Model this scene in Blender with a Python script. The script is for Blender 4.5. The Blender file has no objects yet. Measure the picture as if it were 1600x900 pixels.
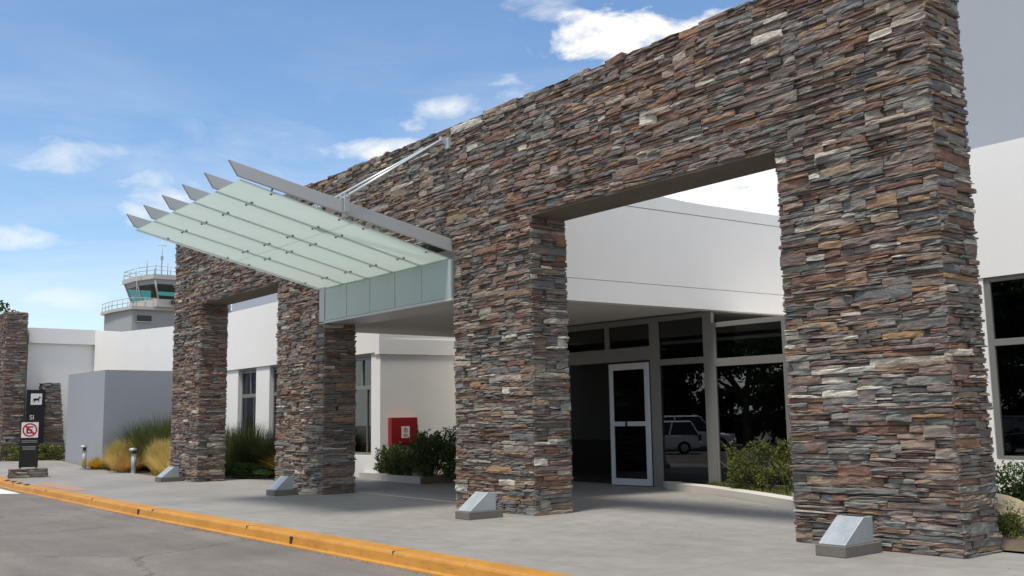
import bpy, math, random
import numpy as np
from mathutils import Vector, Matrix
R = math.radians
sc = bpy.context.scene
COL = sc.collection

# ------------------------------------------------------------------ camera
cam = bpy.data.cameras.new('camera'); co = bpy.data.objects.new('camera', cam); COL.objects.link(co)
yaw, pitch, roll = R(51.444), R(7.59), R(-0.941)
fw = Vector((-math.sin(yaw)*math.cos(pitch), math.cos(yaw)*math.cos(pitch), math.sin(pitch)))
r0 = Vector((math.cos(yaw), math.sin(yaw), 0)); u0 = r0.cross(fw)
rr = r0*math.cos(roll) + u0*math.sin(roll); uu = -r0*math.sin(roll) + u0*math.cos(roll)
M = Matrix((rr, uu, -fw)).transposed().to_4x4(); M.translation = Vector((4.049, -9.932, 1.45))
co.matrix_world = M
cam.sensor_width = 36; cam.lens = 1555.8/1600*36; cam.clip_start = .1; cam.clip_end = 3000
sc.camera = co

# ------------------------------------------------------------------ light and sky
SUN_AZ, SUN_EL = R(166), R(68)            # azimuth from +Y towards +X
S = Vector((math.sin(SUN_AZ)*math.cos(SUN_EL), math.cos(SUN_AZ)*math.cos(SUN_EL), math.sin(SUN_EL)))
sl = bpy.data.lights.new('sun', 'SUN'); so = bpy.data.objects.new('sun', sl); COL.objects.link(so)
sl.energy = 2.5; sl.angle = R(11); sl.color = (1, .95, .85)
so.rotation_euler = (-S).to_track_quat('-Z', 'Y').to_euler(); so.location = (0, -40, 60)
sc.view_settings.view_transform = 'Standard'; sc.view_settings.look = 'None'
sc.view_settings.gamma = 1; sc.view_settings.exposure = 0.66

w = bpy.data.worlds.new('World'); sc.world = w; w.use_nodes = True
N = w.node_tree.nodes; L = w.node_tree.links
N.clear()
def wn(t, **k):
    n = N.new(t)
    for a, b in k.items(): setattr(n, a, b)
    return n
def wmath(op, a, b=None, c=None, clamp=False):
    n = wn('ShaderNodeMath', operation=op); n.use_clamp = clamp
    for i, v in enumerate((a, b, c)):
        if v is None: continue
        if isinstance(v, (int, float)): n.inputs[i].default_value = v
        else: L.new(v, n.inputs[i])
    return n.outputs[0]
sky = wn('ShaderNodeTexSky', sky_type='NISHITA'); sky.sun_disc = False
sky.sun_elevation = SUN_EL; sky.sun_rotation = SUN_AZ; sky.altitude = 50; sky.air_density = 1.0; sky.dust_density = .6; sky.ozone_density = 1.5
tc = wn('ShaderNodeTexCoord'); sep = wn('ShaderNodeSeparateXYZ'); L.new(tc.outputs['Generated'], sep.inputs[0])
az = wmath('ARCTAN2', sep.outputs[0], sep.outputs[1]); el = wmath('ARCSINE', sep.outputs[2])
AZ = wmath('MULTIPLY', az, 57.2958); EL = wmath('MULTIPLY', el, 57.2958)
cmb = wn('ShaderNodeCombineXYZ'); L.new(AZ, cmb.inputs[0]); L.new(wmath('MULTIPLY', EL, 2.2), cmb.inputs[1])
def noise(scale, detail, rough, off=0, dist=0.0, sx=1.0):
    m = wn('ShaderNodeMapping'); L.new(cmb.outputs[0], m.inputs[0]); m.inputs['Location'].default_value = (off, off*1.7, 0)
    m.inputs['Scale'].default_value = (sx, 1, 1)
    n = wn('ShaderNodeTexNoise'); L.new(m.outputs[0], n.inputs['Vector']); n.inputs['Scale'].default_value = scale
    n.inputs['Detail'].default_value = detail; n.inputs['Roughness'].default_value = rough; n.inputs['Distortion'].default_value = dist
    return n.outputs['Fac']
nz = noise(.22, 7, .6, 3, .3); nz2 = noise(.09, 6, .62, 31, .8, .55)
def cloud(a, e, ra, re, tilt=0., gain=1., soft=.5):
    dx = wmath('SUBTRACT', AZ, a); dy = wmath('SUBTRACT', EL, e)
    dy = wmath('SUBTRACT', dy, wmath('MULTIPLY', dx, tilt))
    d = wmath('ADD', wmath('POWER', wmath('ABSOLUTE', wmath('DIVIDE', dx, ra)), 2.), wmath('POWER', wmath('ABSOLUTE', wmath('DIVIDE', dy, re)), 2.))
    d = wmath('SUBTRACT', 1.0, d)                       # 1 in the middle, 0 at the edge
    v = wmath('ADD', wmath('MULTIPLY', d, .55), wmath('MULTIPLY', wmath('SUBTRACT', nz, .55), 2.6))
    v = wmath('MULTIPLY', v, gain/soft, clamp=True)
    return wmath('MULTIPLY', v, wmath('MULTIPLY_ADD', d, 1.6, .6, clamp=True))
CL = [(-43.3, 21.6, 6.6, 2.2, -.03, 1.2, .45), (-49.5, 23.2, 3.0, 1.0, 0, .6, .9), (-76.2, 14.3, 3.8, 1.1, .10, .8, 1.0), (-79.6, 9.8, 4.6, .8, .03, .8, .8),
      (-59.0, 15.5, 3.9, .75, .06, .9, .7), (-55.0, 17.9, 3.0, .75, .14, .75, .75), (-51.5, 18.6, 2.2, 1.2, .1, .7, .8), (-57.3, 17.0, 1.3, .6, 0, .8, .7),
      (-71.5, 12.4, 3.2, 1.6, .2, .8, .8), (-68, 14.5, 9, 2.6, .05, .3, 1.2), (-36.0, 11.5, 11.0, 4.6, 0, 2.6, .35), (-76, 6.5, 9, 1.0, 0, .6, .9)]
mask = None
for c in CL:
    m = cloud(*c); mask = m if mask is None else wmath('MAXIMUM', mask, m)
# thin veil of cirrus that thickens towards the horizon and broken cloud out of view, thickened to make the ambient light less blue
veil = wmath('MULTIPLY', wmath('SUBTRACT', nz2, .40), 2.4, clamp=True)
lowf = wmath('MULTIPLY_ADD', EL, -.035, 1.0, clamp=True)
veil = wmath('MULTIPLY', veil, wmath('MULTIPLY_ADD', lowf, .75, -.10, clamp=True))
mask = wmath('MAXIMUM', mask, veil)
behind = wmath('MULTIPLY', wmath('SUBTRACT', nz2, .42), 7., clamp=True)
side = wmath('MULTIPLY', wmath('SUBTRACT', wmath('ABSOLUTE', wmath('ADD', AZ, 58)), 42), .08, clamp=True)
mask = wmath('MAXIMUM', mask, wmath('MULTIPLY', wmath('MULTIPLY', behind, side), .8))
mix = wn('ShaderNodeMix', data_type='RGBA'); hs = wn('ShaderNodeHueSaturation'); hs.inputs['Saturation'].default_value = 1.12; hs.inputs['Value'].default_value = 1.12; L.new(sky.outputs[0], hs.inputs['Color']); L.new(mask, mix.inputs[0]); L.new(hs.outputs[0], mix.inputs[6])
mix.inputs[7].default_value = (6.7, 6.7, 6.55, 1)
bg = wn('ShaderNodeBackground'); bg.inputs[1].default_value = .10; L.new(mix.outputs[2], bg.inputs[0])
out = wn('ShaderNodeOutputWorld'); L.new(bg.outputs[0], out.inputs[0])

# ------------------------------------------------------------------ materials
def srgb(*c): return tuple(((x/255)/12.92 if x/255 <= .04045 else ((x/255+.055)/1.055)**2.4) for x in c)
class NT:
    def __init__(s, name):
        s.m = bpy.data.materials.new(name); s.m.use_nodes = True; s.t = s.m.node_tree; s.t.nodes.clear()
        s.out = s.n('ShaderNodeOutputMaterial')
    def n(s, ty, ins=None, **k):
        x = s.t.nodes.new(ty)
        for a, b in k.items(): setattr(x, a, b)
        for a, b in (ins or {}).items(): s.i(x, a, b)
        return x
    def i(s, x, key, v):
        if isinstance(v, bpy.types.NodeSocket): s.t.links.new(v, x.inputs[key])
        else: x.inputs[key].default_value = (tuple(v)+(1,) if isinstance(v, tuple) and len(v) == 3 and x.inputs[key].type == 'RGBA' else v)
    def coord(s, scale=(1,1,1)):
        t = s.n('ShaderNodeTexCoord'); mp = s.n('ShaderNodeMapping', {'Vector': t.outputs['Object'], 'Scale': scale}); return mp.outputs[0]
    def noise(s, scale, detail=4, rough=.55, vec=None, dist=0.):
        x = s.n('ShaderNodeTexNoise', {'Scale': scale, 'Detail': detail, 'Roughness': rough, 'Distortion': dist})
        s.t.links.new(vec if vec is not None else s.coord(), x.inputs['Vector']); return x.outputs['Fac']
    def ramp(s, fac, stops, interp='LINEAR'):
        x = s.n('ShaderNodeValToRGB', {'Fac': fac}); e = x.color_ramp; e.interpolation = interp
        while len(e.elements) < len(stops): e.elements.new(.5)
        for el_, (p, c) in zip(e.elements, stops): el_.position = p; el_.color = tuple(c)+(1,)
        return x.outputs['Color']
    def mixc(s, f, a, b, mode='MIX'):
        x = s.n('ShaderNodeMix', data_type='RGBA', blend_type=mode); s.i(x, 0, f); s.i(x, 6, a); s.i(x, 7, b); return x.outputs[2]
    def math(s, op, a, b=0., clamp=False):
        x = s.n('ShaderNodeMath', {0: a, 1: b}, operation=op); x.use_clamp = clamp; return x.outputs[0]
    def bump(s, h, strength=.3, dist=.01):
        return s.n('ShaderNodeBump', {'Height': h, 'Strength': strength, 'Distance': dist}).outputs[0]
    def bsdf(s, **k):
        b = s.n('ShaderNodeBsdfPrincipled')
        for a, v in k.items(): s.i(b, a.replace('_', ' '), v)
        s.t.links.new(b.outputs[0], s.out.inputs[0]); return b
def gray(v): return (v, v, v)
def plain(name, c, rough=.6, metal=0., var=.12, scale=3., bump=0., bscale=60):
    s = NT(name); n = s.noise(scale, 5, .6)
    col = s.mixc(n, tuple(x*(1-var) for x in c), tuple(min(1, x*(1+var)) for x in c))
    k = dict(Base_Color=col, Roughness=rough, Metallic=metal)
    if bump: k['Normal'] = s.bump(s.noise(bscale, 4), bump, .004)
    s.bsdf(**k); return s.m

def stone_mat():
    s = NT('ledgestone'); g = s.n('ShaderNodeNewGeometry'); rnd = g.outputs['Random Per Island']
    cols = [(106,106,102),(115,106,98),(92,93,91),(122,112,104),(112,112,108),(94,85,80),(124,108,97),(102,102,99),(108,86,74),(140,133,124),
            (98,98,95),(118,110,102),(152,142,130),(104,98,93),(136,110,84),(114,113,108),(116,99,88),(98,98,96),(178,172,160),(106,80,68),(86,80,76),(120,117,110),(132,116,98),(102,94,89),(110,110,107),(92,72,62)]
    st = [(i/len(cols), srgb(*c)) for i, c in enumerate(cols)]
    base = s.ramp(rnd, st, 'CONSTANT')
    reg = s.ramp(s.noise(.55, 4, .6), [(.44, gray(0)), (.62, gray(1))])
    pick = s.math('GREATER_THAN', s.math('FRACT', s.math('MULTIPLY', rnd, 37.7)), .52)
    base = s.mixc(s.math('MULTIPLY', s.math('MULTIPLY', reg, pick), .5), base, s.ramp(s.math('FRACT', s.math('MULTIPLY', rnd, 91.3)), [(0., srgb(128,88,68)), (.35, srgb(112,84,74)), (.6, srgb(142,104,70)), (.8, srgb(122,94,80))], 'CONSTANT'))
    off = s.n('ShaderNodeCombineXYZ', {0: s.math('MULTIPLY', rnd, 57.), 1: s.math('MULTIPLY', rnd, 31.), 2: s.math('MULTIPLY', rnd, 91.)}).outputs[0]
    tcn = s.n('ShaderNodeTexCoord').outputs['Object']
    v = s.n('ShaderNodeVectorMath', {0: tcn, 1: off}, operation='ADD').outputs[0]
    st1 = s.n('ShaderNodeMapping', {'Vector': v, 'Scale': (3, 3, 14)}).outputs[0]
    n1 = s.noise(1.3, 6, .65, st1); n2 = s.noise(22, 5, .65, v)
    rust = s.ramp(s.noise(3.2, 4, .6, v), [(.52, gray(0)), (.66, gray(1))])
    base = s.mixc(s.math('MULTIPLY', rust, .38), base, srgb(134, 96, 72))
    base = s.mixc(1., base, s.ramp(n1, [(.3, gray(.82)), (.5, gray(1.14)), (.72, gray(1.48))]), 'MULTIPLY')
    base = s.mixc(.6, base, s.ramp(n2, [(.3, gray(.7)), (.7, gray(1.25))]), 'MULTIPLY')
    h = s.math('ADD', s.math('MULTIPLY', n1, 1.), s.math('MULTIPLY', n2, .5))
    s.bsdf(Base_Color=base, Roughness=.82, Normal=s.bump(h, .9, .03)); return s.m

def plaster(name, c, dirt=.10, streak=True):
    s = NT(name); n = s.noise(.7, 5, .6); v = s.coord((1.6, 1.6, .12)); n2 = s.noise(1.5, 5, .6, v)
    col = s.mixc(n, tuple(x*(1-dirt) for x in c), c)
    if streak: col = s.mixc(s.math('MULTIPLY', s.ramp(n2, [(.5, gray(0)), (.8, gray(1))]), .08), col, tuple(x*.7 for x in c))
    s.bsdf(Base_Color=col, Roughness=.85, Normal=s.bump(s.noise(45, 4), .12, .006)); return s.m

def concrete():
    s = NT('pavement_concrete'); n = s.noise(.35, 6, .62); n2 = s.noise(3., 6, .65); n3 = s.noise(60, 3, .6)
    col = s.ramp(n, [(.3, srgb(128,124,118)), (.55, srgb(142,138,132)), (.75, srgb(153,149,142))])
    col = s.mixc(.7, col, s.ramp(n2, [(.3, gray(.86)), (.7, gray(1.08))]), 'MULTIPLY')
    col = s.mixc(.6, col, s.ramp(n3, [(.3, gray(.88)), (.7, gray(1.08))]), 'MULTIPLY')
    st = s.ramp(s.noise(1.1, 5, .7, s.coord((1, 1, 1)), 1.2), [(.62, gray(0)), (.72, gray(1))])
    col = s.mixc(s.math('MULTIPLY', st, .25), col, srgb(120,114,106))
    # faint score joints: bays 1.5 m along the kerb, 1.8 m across, slightly irregular
    sep = s.n('ShaderNodeSeparateXYZ', {0: s.coord()})
    def joint(c, per, wd):
        m = s.math('ABSOLUTE', s.math('SUBTRACT', s.math('FRACT', s.math('DIVIDE', s.math('ADD', c, 100.3), per)), .5))
        return s.math('LESS_THAN', m, wd/per)
    j = s.math('MAXIMUM', joint(sep.outputs[0], 3.1, .007), joint(sep.outputs[1], 2.4, .007))
    col = s.mixc(s.math('MULTIPLY', j, .5), col, srgb(92, 88, 84))
    s.bsdf(Base_Color=col, Roughness=s.ramp(n2, [(.3, gray(.5)), (.7, gray(.75))]), Normal=s.bump(n3, .15, .004)); return s.m

def asphalt():
    s = NT('road_asphalt'); n = s.noise(.3, 6, .65); n3 = s.noise(55, 4, .7); n2 = s.noise(2.5, 6, .7)
    col = s.ramp(n, [(.3, srgb(98,92,87)), (.5, srgb(112,105,99)), (.72, srgb(128,120,112))])
    col = s.mixc(.8, col, s.ramp(n3, [(.3, gray(.66)), (.5, gray(.96)), (.72, gray(1.3))]), 'MULTIPLY')
    col = s.mixc(.6, col, s.ramp(n2, [(.3, gray(.85)), (.7, gray(1.12))]), 'MULTIPLY')
    # long wandering cracks
    wv = s.n('ShaderNodeVectorMath', {0: s.coord(), 1: s.n('ShaderNodeVectorMath', {0: s.n('ShaderNodeTexNoise', {'Vector': s.coord(), 'Scale': 2.6, 'Detail': 8., 'Roughness': .7}).outputs['Color'], 1: (.75, .75, 0)}, operation='MULTIPLY').outputs[0]}, operation='ADD').outputs[0]
    vo = s.n('ShaderNodeTexVoronoi', {'Vector': wv, 'Scale': .33}, feature='DISTANCE_TO_EDGE')
    cr = s.ramp(vo.outputs['Distance'], [(0., gray(1)), (.003, gray(.7)), (.008, gray(0))])
    gate = s.ramp(s.noise(.45, 3, .5), [(.42, gray(0)), (.52, gray(1))])
    cr = s.math('MULTIPLY', cr, gate)
    strk = s.ramp(s.noise(1.1, 6, .7, s.coord((.25, 1.6, 1))), [(.35, gray(.84)), (.5, gray(1)), (.68, gray(1.12))])
    col = s.mixc(.9, col, strk, 'MULTIPLY')
    tar = s.ramp(s.noise(1.6, 6, .75, s.coord((.4, 1.2, 1)), .8), [(.64, gray(0)), (.70, gray(1))])
    col = s.mixc(s.math('MULTIPLY', tar, .4), col, srgb(78, 72, 68))
    col = s.mixc(s.math('MULTIPLY', cr, .75), col, srgb(52, 48, 45))
    h = s.math('SUBTRACT', n3, s.math('MULTIPLY', cr, 2.))
    s.bsdf(Base_Color=col, Roughness=.85, Normal=s.bump(h, .4, .006)); return s.m

def kerb_paint():
    s = NT('worn_yellow_paint'); n = s.noise(1.2, 6, .7); n2 = s.noise(9, 6, .7, s.coord((1, 1, 2.5)))
    col = s.ramp(n, [(.3, srgb(166,110,34)), (.6, srgb(186,132,52)), (.8, srgb(170,124,62))])
    chip = s.ramp(n2, [(.56, gray(0)), (.64, gray(1))])
    col = s.mixc(s.math('MULTIPLY', chip, .6), col, srgb(134, 106, 66))
    s.bsdf(Base_Color=col, Roughness=.6, Normal=s.bump(n2, .3, .01)); return s.m

def leaf(name, cols, rough=.55, trans=.25):
    s = NT(name); g = s.n('ShaderNodeNewGeometry')
    st = [(i/len(cols), srgb(*c)) for i, c in enumerate(cols)]
    c = s.ramp(g.outputs['Random Per Island'], st)
    c = s.mixc(.7, c, s.ramp(s.noise(2.2, 3, .5), [(.35, gray(.6)), (.65, gray(1.3))]), 'MULTIPLY')
    d = s.n('ShaderNodeBsdfPrincipled', {'Base Color': c, 'Roughness': rough, 'Specular IOR Level': .3}); t = s.n('ShaderNodeBsdfTranslucent', {'Color': c})
    mx = s.n('ShaderNodeMixShader', {0: trans, 1: d.outputs[0], 2: t.outputs[0]}); s.t.links.new(mx.outputs[0], s.out.inputs[0]); return s.m

def frosted():
    s = NT('frosted_glass')
    d = s.n('ShaderNodeBsdfPrincipled', {'Base Color': (.64, .70, .68), 'Roughness': .3, 'Specular IOR Level': .5})
    t = s.n('ShaderNodeBsdfTranslucent', {'Color': (.74, .80, .77)}); p = s.n('ShaderNodeBsdfTransparent', {'Color': (.86, .93, .90)})
    n = s.noise(.8, 3, .5)
    m1 = s.n('ShaderNodeMixShader', {0: .62, 1: d.outputs[0], 2: t.outputs[0]})
    m2 = s.n('ShaderNodeMixShader', {0: s.ramp(n, [(.3, gray(.24)), (.7, gray(.34))]), 1: m1.outputs[0], 2: p.outputs[0]}); s.t.links.new(m2.outputs[0], s.out.inputs[0]); return s.m

def window_glass(name, tint, refl_ior=1.75):
    s = NT(name)
    f = s.n('ShaderNodeFresnel', {'IOR': refl_ior}); gl = s.n('ShaderNodeBsdfGlossy', {'Color': (.92, .96, 1.), 'Roughness': .004})
    tr = s.n('ShaderNodeBsdfTransparent', {'Color': tint})
    m = s.n('ShaderNodeMixShader', {0: f.outputs[0], 1: tr.outputs[0], 2: gl.outputs[0]}); s.t.links.new(m.outputs[0], s.out.inputs[0]); return s.m
def galv():
    s = NT('galvanised_steel'); vo = s.n('ShaderNodeTexVoronoi', {'Vector': s.coord(), 'Scale': 40.}); n = s.noise(5, 5, .6)
    c = s.mixc(.5, s.ramp(vo.outputs['Distance'], [(0, srgb(150,158,163)), (1, srgb(184,190,194))]), s.ramp(n, [(.3, srgb(140,148,152)), (.7, srgb(182,188,190))]))
    s.bsdf(Base_Color=c, Metallic=.35, Roughness=.45); return s.m
def emit(name, c, st):
    s = NT(name); e = s.n('ShaderNodeEmission', {'Color': c, 'Strength': st}); s.t.links.new(e.outputs[0], s.out.inputs[0]); return s.m

MT = dict(stone=stone_mat(), mortar=plain('mortar_core', srgb(62,57,52), .95, bump=.5, bscale=25, var=.3), soffit=plain('rough_render', srgb(96,88,78), .9, bump=.6, bscale=30, var=.3, scale=5),
    white=plaster('white_plaster', srgb(236,234,230), .06), whitecl=plaster('white_fascia_plaster', srgb(236,234,231), .05), grey=plaster('grey_plaster', srgb(150,154,160), .07),
    greyblock=plaster('grey_wall_plaster', srgb(158,163,170), .06), ceil=plain('soffit_plaster', srgb(212,208,202), .9, var=.05, scale=1),
    pave=concrete(), road=asphalt(), kerb=kerb_paint(), kerbw=plaster('white_kerb_concrete', srgb(206,200,190), .2), soil=plain('soil', srgb(92,80,64), .95, var=.4, scale=6, bump=.6, bscale=20),
    ground=plain('dry_ground', srgb(132,122,104), .95, var=.25, scale=.5), black=plain('black_paint', (.006,.006,.007), .75, var=.2), dark=plain('dark_metal', (.03,.03,.032), .5),
    alu=plain('aluminium_frame', srgb(132,131,127), .4, .3, .05), dooralu=plain('white_aluminium', srgb(196,200,204), .4, .1, .05), frosted=frosted(), panel=plain('green_grey_glass_panel', srgb(160,174,172), .18, 0, .05, 1),
    blade=plain('grey_painted_steel', srgb(186,188,188), .42, .15, .05, 2), rod=plain('light_steel', srgb(188,194,194), .35, .3, .05), galv=galv(), plinth=plain('plinth_concrete', srgb(104,100,94), .9, bump=.4, var=.25, scale=8),
    glass=window_glass('window_glass', (.42,.45,.45)), towerglass=window_glass('tower_green_glass', (.22,.52,.50), 1.6), red=plain('red_enamel', srgb(138,12,14), .4, var=.15), redd=plain('red_print', srgb(178,24,24), .6, var=.1),
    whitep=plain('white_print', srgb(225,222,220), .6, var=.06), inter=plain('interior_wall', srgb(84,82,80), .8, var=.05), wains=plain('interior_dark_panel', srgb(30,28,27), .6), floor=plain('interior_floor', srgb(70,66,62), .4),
    bush=leaf('shrub_leaves', [(52,66,30),(66,82,38),(84,98,46),(44,56,28),(104,112,58)]), bush2=leaf('yellow_green_leaves', [(96,102,44),(120,124,60),(74,88,40),(140,134,70),(62,78,38)]),
    hedge=leaf('hedge_leaves', [(48,74,30),(64,92,38),(38,60,26),(84,108,50)]), dgrass=leaf('dark_grass', [(70,84,44),(90,98,54),(54,68,38),(112,112,64),(80,90,50)]), gold=leaf('golden_grass', [(222,192,112),(232,206,132),(206,172,92),(176,164,84),(236,216,150)], trans=.5),
    ogold=leaf('orange_grass', [(198,150,30),(210,168,44),(160,130,38)], trans=.3), ogold2=leaf('tan_grass', [(196,150,84),(208,166,98),(170,126,66),(186,158,96)], trans=.4), tree=leaf('tree_leaves', [(44,62,30),(58,78,38),(34,50,26),(72,90,44)]), bark=plain('bark', srgb(84,70,58), .95, var=.3, scale=8, bump=.6, bscale=18),
    sand=plain('sandstone_rock', srgb(206,186,146), .9, var=.25, scale=4, bump=.8, bscale=9), tower=plaster('tower_concrete', srgb(150,152,156), .12), towerslab=plaster('tower_slab', srgb(176,174,170), .15),
    carw=plain('white_car_paint', srgb(222,222,222), .2, var=.02), card=plain('dark_car_paint', srgb(34,38,46), .2, var=.05), tyre=plain('tyre_rubber', (.02,.02,.02), .8), rim=plain('alloy_rim', (.5,.5,.52), .35, .8), carglass=plain('car_glass', (.01,.012,.014), .05),
    tail=plain('red_lamp_lens', (.4,.02,.02), .2), head=plain('clear_lamp_lens', (.7,.7,.72), .15), lamp=emit('lit_lamp', (1, .93, .8), 9.), flower=plain('yellow_petals', srgb(214,190,80), .7), paint=plain('white_road_paint', srgb(214,212,206), .7, var=.15, scale=6),
    paintk=plain('black_stripe_paint', srgb(52,44,32), .7, var=.3, scale=9), rust=plain('faded_red_paint', srgb(158,128,108), .8, var=.12, scale=5), slab=plain('pale_slab_edge', srgb(196,192,184), .8, var=.15, scale=4), joint=plain('joint_gap', srgb(84,80,76), .9))

# ------------------------------------------------------------------ mesh helpers
class MB:
    def __init__(s): s.v = []; s.f = []; s.sm = []
    def add(s, vs, fs, smooth=False):
        b = len(s.v); s.v += [tuple(v) for v in vs]; s.f += [tuple(b+i for i in f) for f in fs]; s.sm += [smooth]*len(fs); return s
    def box(s, x0, x1, y0, y1, z0, z1):
        return s.hexa([(x0,y0,z0),(x1,y0,z0),(x1,y1,z0),(x0,y1,z0)], [(x0,y0,z1),(x1,y0,z1),(x1,y1,z1),(x0,y1,z1)])
    def hexa(s, a, b):
        return s.add(list(a)+list(b), [(3,2,1,0),(4,5,6,7),(0,1,5,4),(1,2,6,5),(2,3,7,6),(3,0,4,7)])
    def prism(s, poly, z0, z1, zf=None):
        n = len(poly); zf = zf or (lambda x, y: 0)
        vs = [(x, y, z0+zf(x, y)) for x, y in poly] + [(x, y, z1+zf(x, y)) for x, y in poly]
        return s.add(vs, [tuple(range(n-1, -1, -1)), tuple(range(n, 2*n))] + [(i, (i+1) % n, n+(i+1) % n, n+i) for i in range(n)])
    def extr(s, prof, axis, a, b):     # prof = list of 2-d points in the plane normal to axis
        def P(p, t): return (t, p[0], p[1]) if axis == 'x' else ((p[0], t, p[1]) if axis == 'y' else (p[0], p[1], t))
        n = len(prof); vs = [P(p, a) for p in prof] + [P(p, b) for p in prof]
        return s.add(vs, [tuple(range(n-1, -1, -1)), tuple(range(n, 2*n))] + [(i, (i+1) % n, n+(i+1) % n, n+i) for i in range(n)])
    def tube(s, a, b, r1, r2=None, n=10, cap=True):
        a = Vector(a); b = Vector(b); r2 = r1 if r2 is None else r2; d = (b-a).normalized(); x = d.orthogonal().normalized(); y = d.cross(x)
        vs = [a+(x*math.cos(t)+y*math.sin(t))*r1 for t in [2*math.pi*i/n for i in range(n)]] + [b+(x*math.cos(t)+y*math.sin(t))*r2 for t in [2*math.pi*i/n for i in range(n)]]
        s.add(vs, [(i, (i+1) % n, n+(i+1) % n, n+i) for i in range(n)], True)
        if cap: s.f += [tuple(len(s.v)-2*n+i for i in range(n-1, -1, -1)), tuple(len(s.v)-n+i for i in range(n))]; s.sm += [False, False]
        return s
    def ring(s, c, axis, r0, r1, d0, d1, n=24):   # flat annulus with thickness, normal axis x
        vs = []
        for d in (d0, d1):
            for r in (r0, r1):
                vs += [(c[0]+d, c[1]+r*math.cos(2*math.pi*i/n), c[2]+r*math.sin(2*math.pi*i/n)) for i in range(n)]
        fs = []
        for i in range(n):
            j = (i+1) % n; fs += [(i, j, n+j, n+i), (2*n+i, 3*n+i, 3*n+j, 2*n+j), (n+i, n+j, 3*n+j, 3*n+i), (i, 2*n+i, 2*n+j, j)]
        return s.add(vs, fs)
    def build(s, name, mat, parent=None, bevel=0., loc=None):
        me = bpy.data.meshes.new(name); me.from_pydata(s.v, [], s.f); me.polygons.foreach_set('use_smooth', s.sm); me.update()
        me.materials.append(MT[mat] if isinstance(mat, str) else mat)
        o = bpy.data.objects.new(name, me); COL.objects.link(o)
        if loc: o.location = loc
        if parent: o.parent = parent
        if bevel:
            b = o.modifiers.new('bevel', 'BEVEL'); b.width = bevel; b.segments = 2; b.limit_method = 'ANGLE'; b.angle_limit = R(40)
        return o
def tag(o, label=None, cat=None, group=None, kind=None):
    for k, v in (('label', label), ('category', cat), ('group', group), ('kind', kind)):
        if v: o[k] = v
    return o
def thing(name, label, cat, loc=(0,0,0), rz=0, group=None):
    o = bpy.data.objects.new(name, None); COL.objects.link(o); o.location = loc; o.rotation_euler.z = rz
    o.empty_display_size = .2; return tag(o, label, cat, group)
def copy_tree(o, parent=None):
    c = o.copy(); COL.objects.link(c); c.parent = parent
    for ch in [x for x in bpy.data.objects if x.parent == o]: copy_tree(ch, c)
    return c
def zg(x, y=0): return .018*max(0., min(30., -30-x))

# ------------------------------------------------------------------ ground, road, pavement
bm = MB(); bm.add([(-600,-600,-.4),(600,-600,-.4),(600,600,-.4),(-600,600,-.4)], [(0,1,2,3)]); tag(bm.build('ground', 'ground'), kind='structure')
def sheet(name, mat, rows, z, kind='structure', thick=0):
    """rows: list of (x, y0, y1): a sheet that follows the rise of the land"""
    b = MB(); vs = []
    for x, y0, y1 in rows: vs += [(x, y0, z+zg(x)), (x, y1, z+zg(x))]
    fs = [(2*i, 2*i+2, 2*i+3, 2*i+1) for i in range(len(rows)-1)]
    b.add(vs, fs); o = b.build(name, mat); tag(o, kind=kind); return o
KERB = [(-75,9.0),(-60,4.0),(-48,.4),(-40,-1.2),(-34,-2.25),(-30,-2.93),(-27.3,-3.2),(-24.9,-3.33),(-20,-3.42),(-15,-3.52),(-5,-3.52),(0,-3.55),(8,-3.6),(40,-3.8)]
def kin(x):
    for (a, ya), (b, yb) in zip(KERB, KERB[1:]):
        if a <= x <= b: return ya+(yb-ya)*(x-a)/(b-a)
    return KERB[-1][1]
KW = .36
xs = sorted(set([k[0] for k in KERB]+list(range(-74, 40, 2))))
sheet('road', 'road', [(x, -70, kin(x)-KW+.02) for x in xs], -.15)
# pavement reaches back to the planting beds and under the portal
def pback(x):
    pts = [(-75,14),(-60,6),(-42,-.4),(-38.7,1.0),(-33,.55),(-28,.52),(-24.2,.3),(-23,1.0),(-20.2,2.0),(-19.6,3.6),(-18.4,3.9),(-17.8,6.15),(-9.6,6.15),(-9.5,5.3),(-7.8,4.5),(-5.8,3.5),(-3.4,1.7),(-3.0,.75),(40,.6)]
    for (a, ya), (b, yb) in zip(pts, pts[1:]):
        if a <= x <= b: return ya+(yb-ya)*(x-a)/(b-a)
    return 1
xs2 = sorted(set(xs+[-42,-38.7,-33,-28,-24.2,-23,-20.2,-19.6,-18.4,-17.8,-9.6,-9.5,-7.8,-5.8,-3.4,-3.0]+[i*.5 for i in range(-84, 4)]))
pv = MB(); n = len(xs2)
vs = []
for x in xs2: vs += [(x, kin(x)-.01, zg(x)), (x, pback(x), zg(x)), (x, pback(x), zg(x)-.3)]
fs = []
for i in range(n-1): fs += [(3*i, 3*i+3, 3*i+4, 3*i+1), (3*i+1, 3*i+4, 3*i+5, 3*i+2)]
pv.add(vs, fs); tag(pv.build('pavement', 'pave'), kind='structure')
# soil of the planting beds, behind the pavement
sheet('planting_bed_soil', 'soil', [(x, pback(x)-.05, 16) for x in xs2], -.03)
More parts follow.
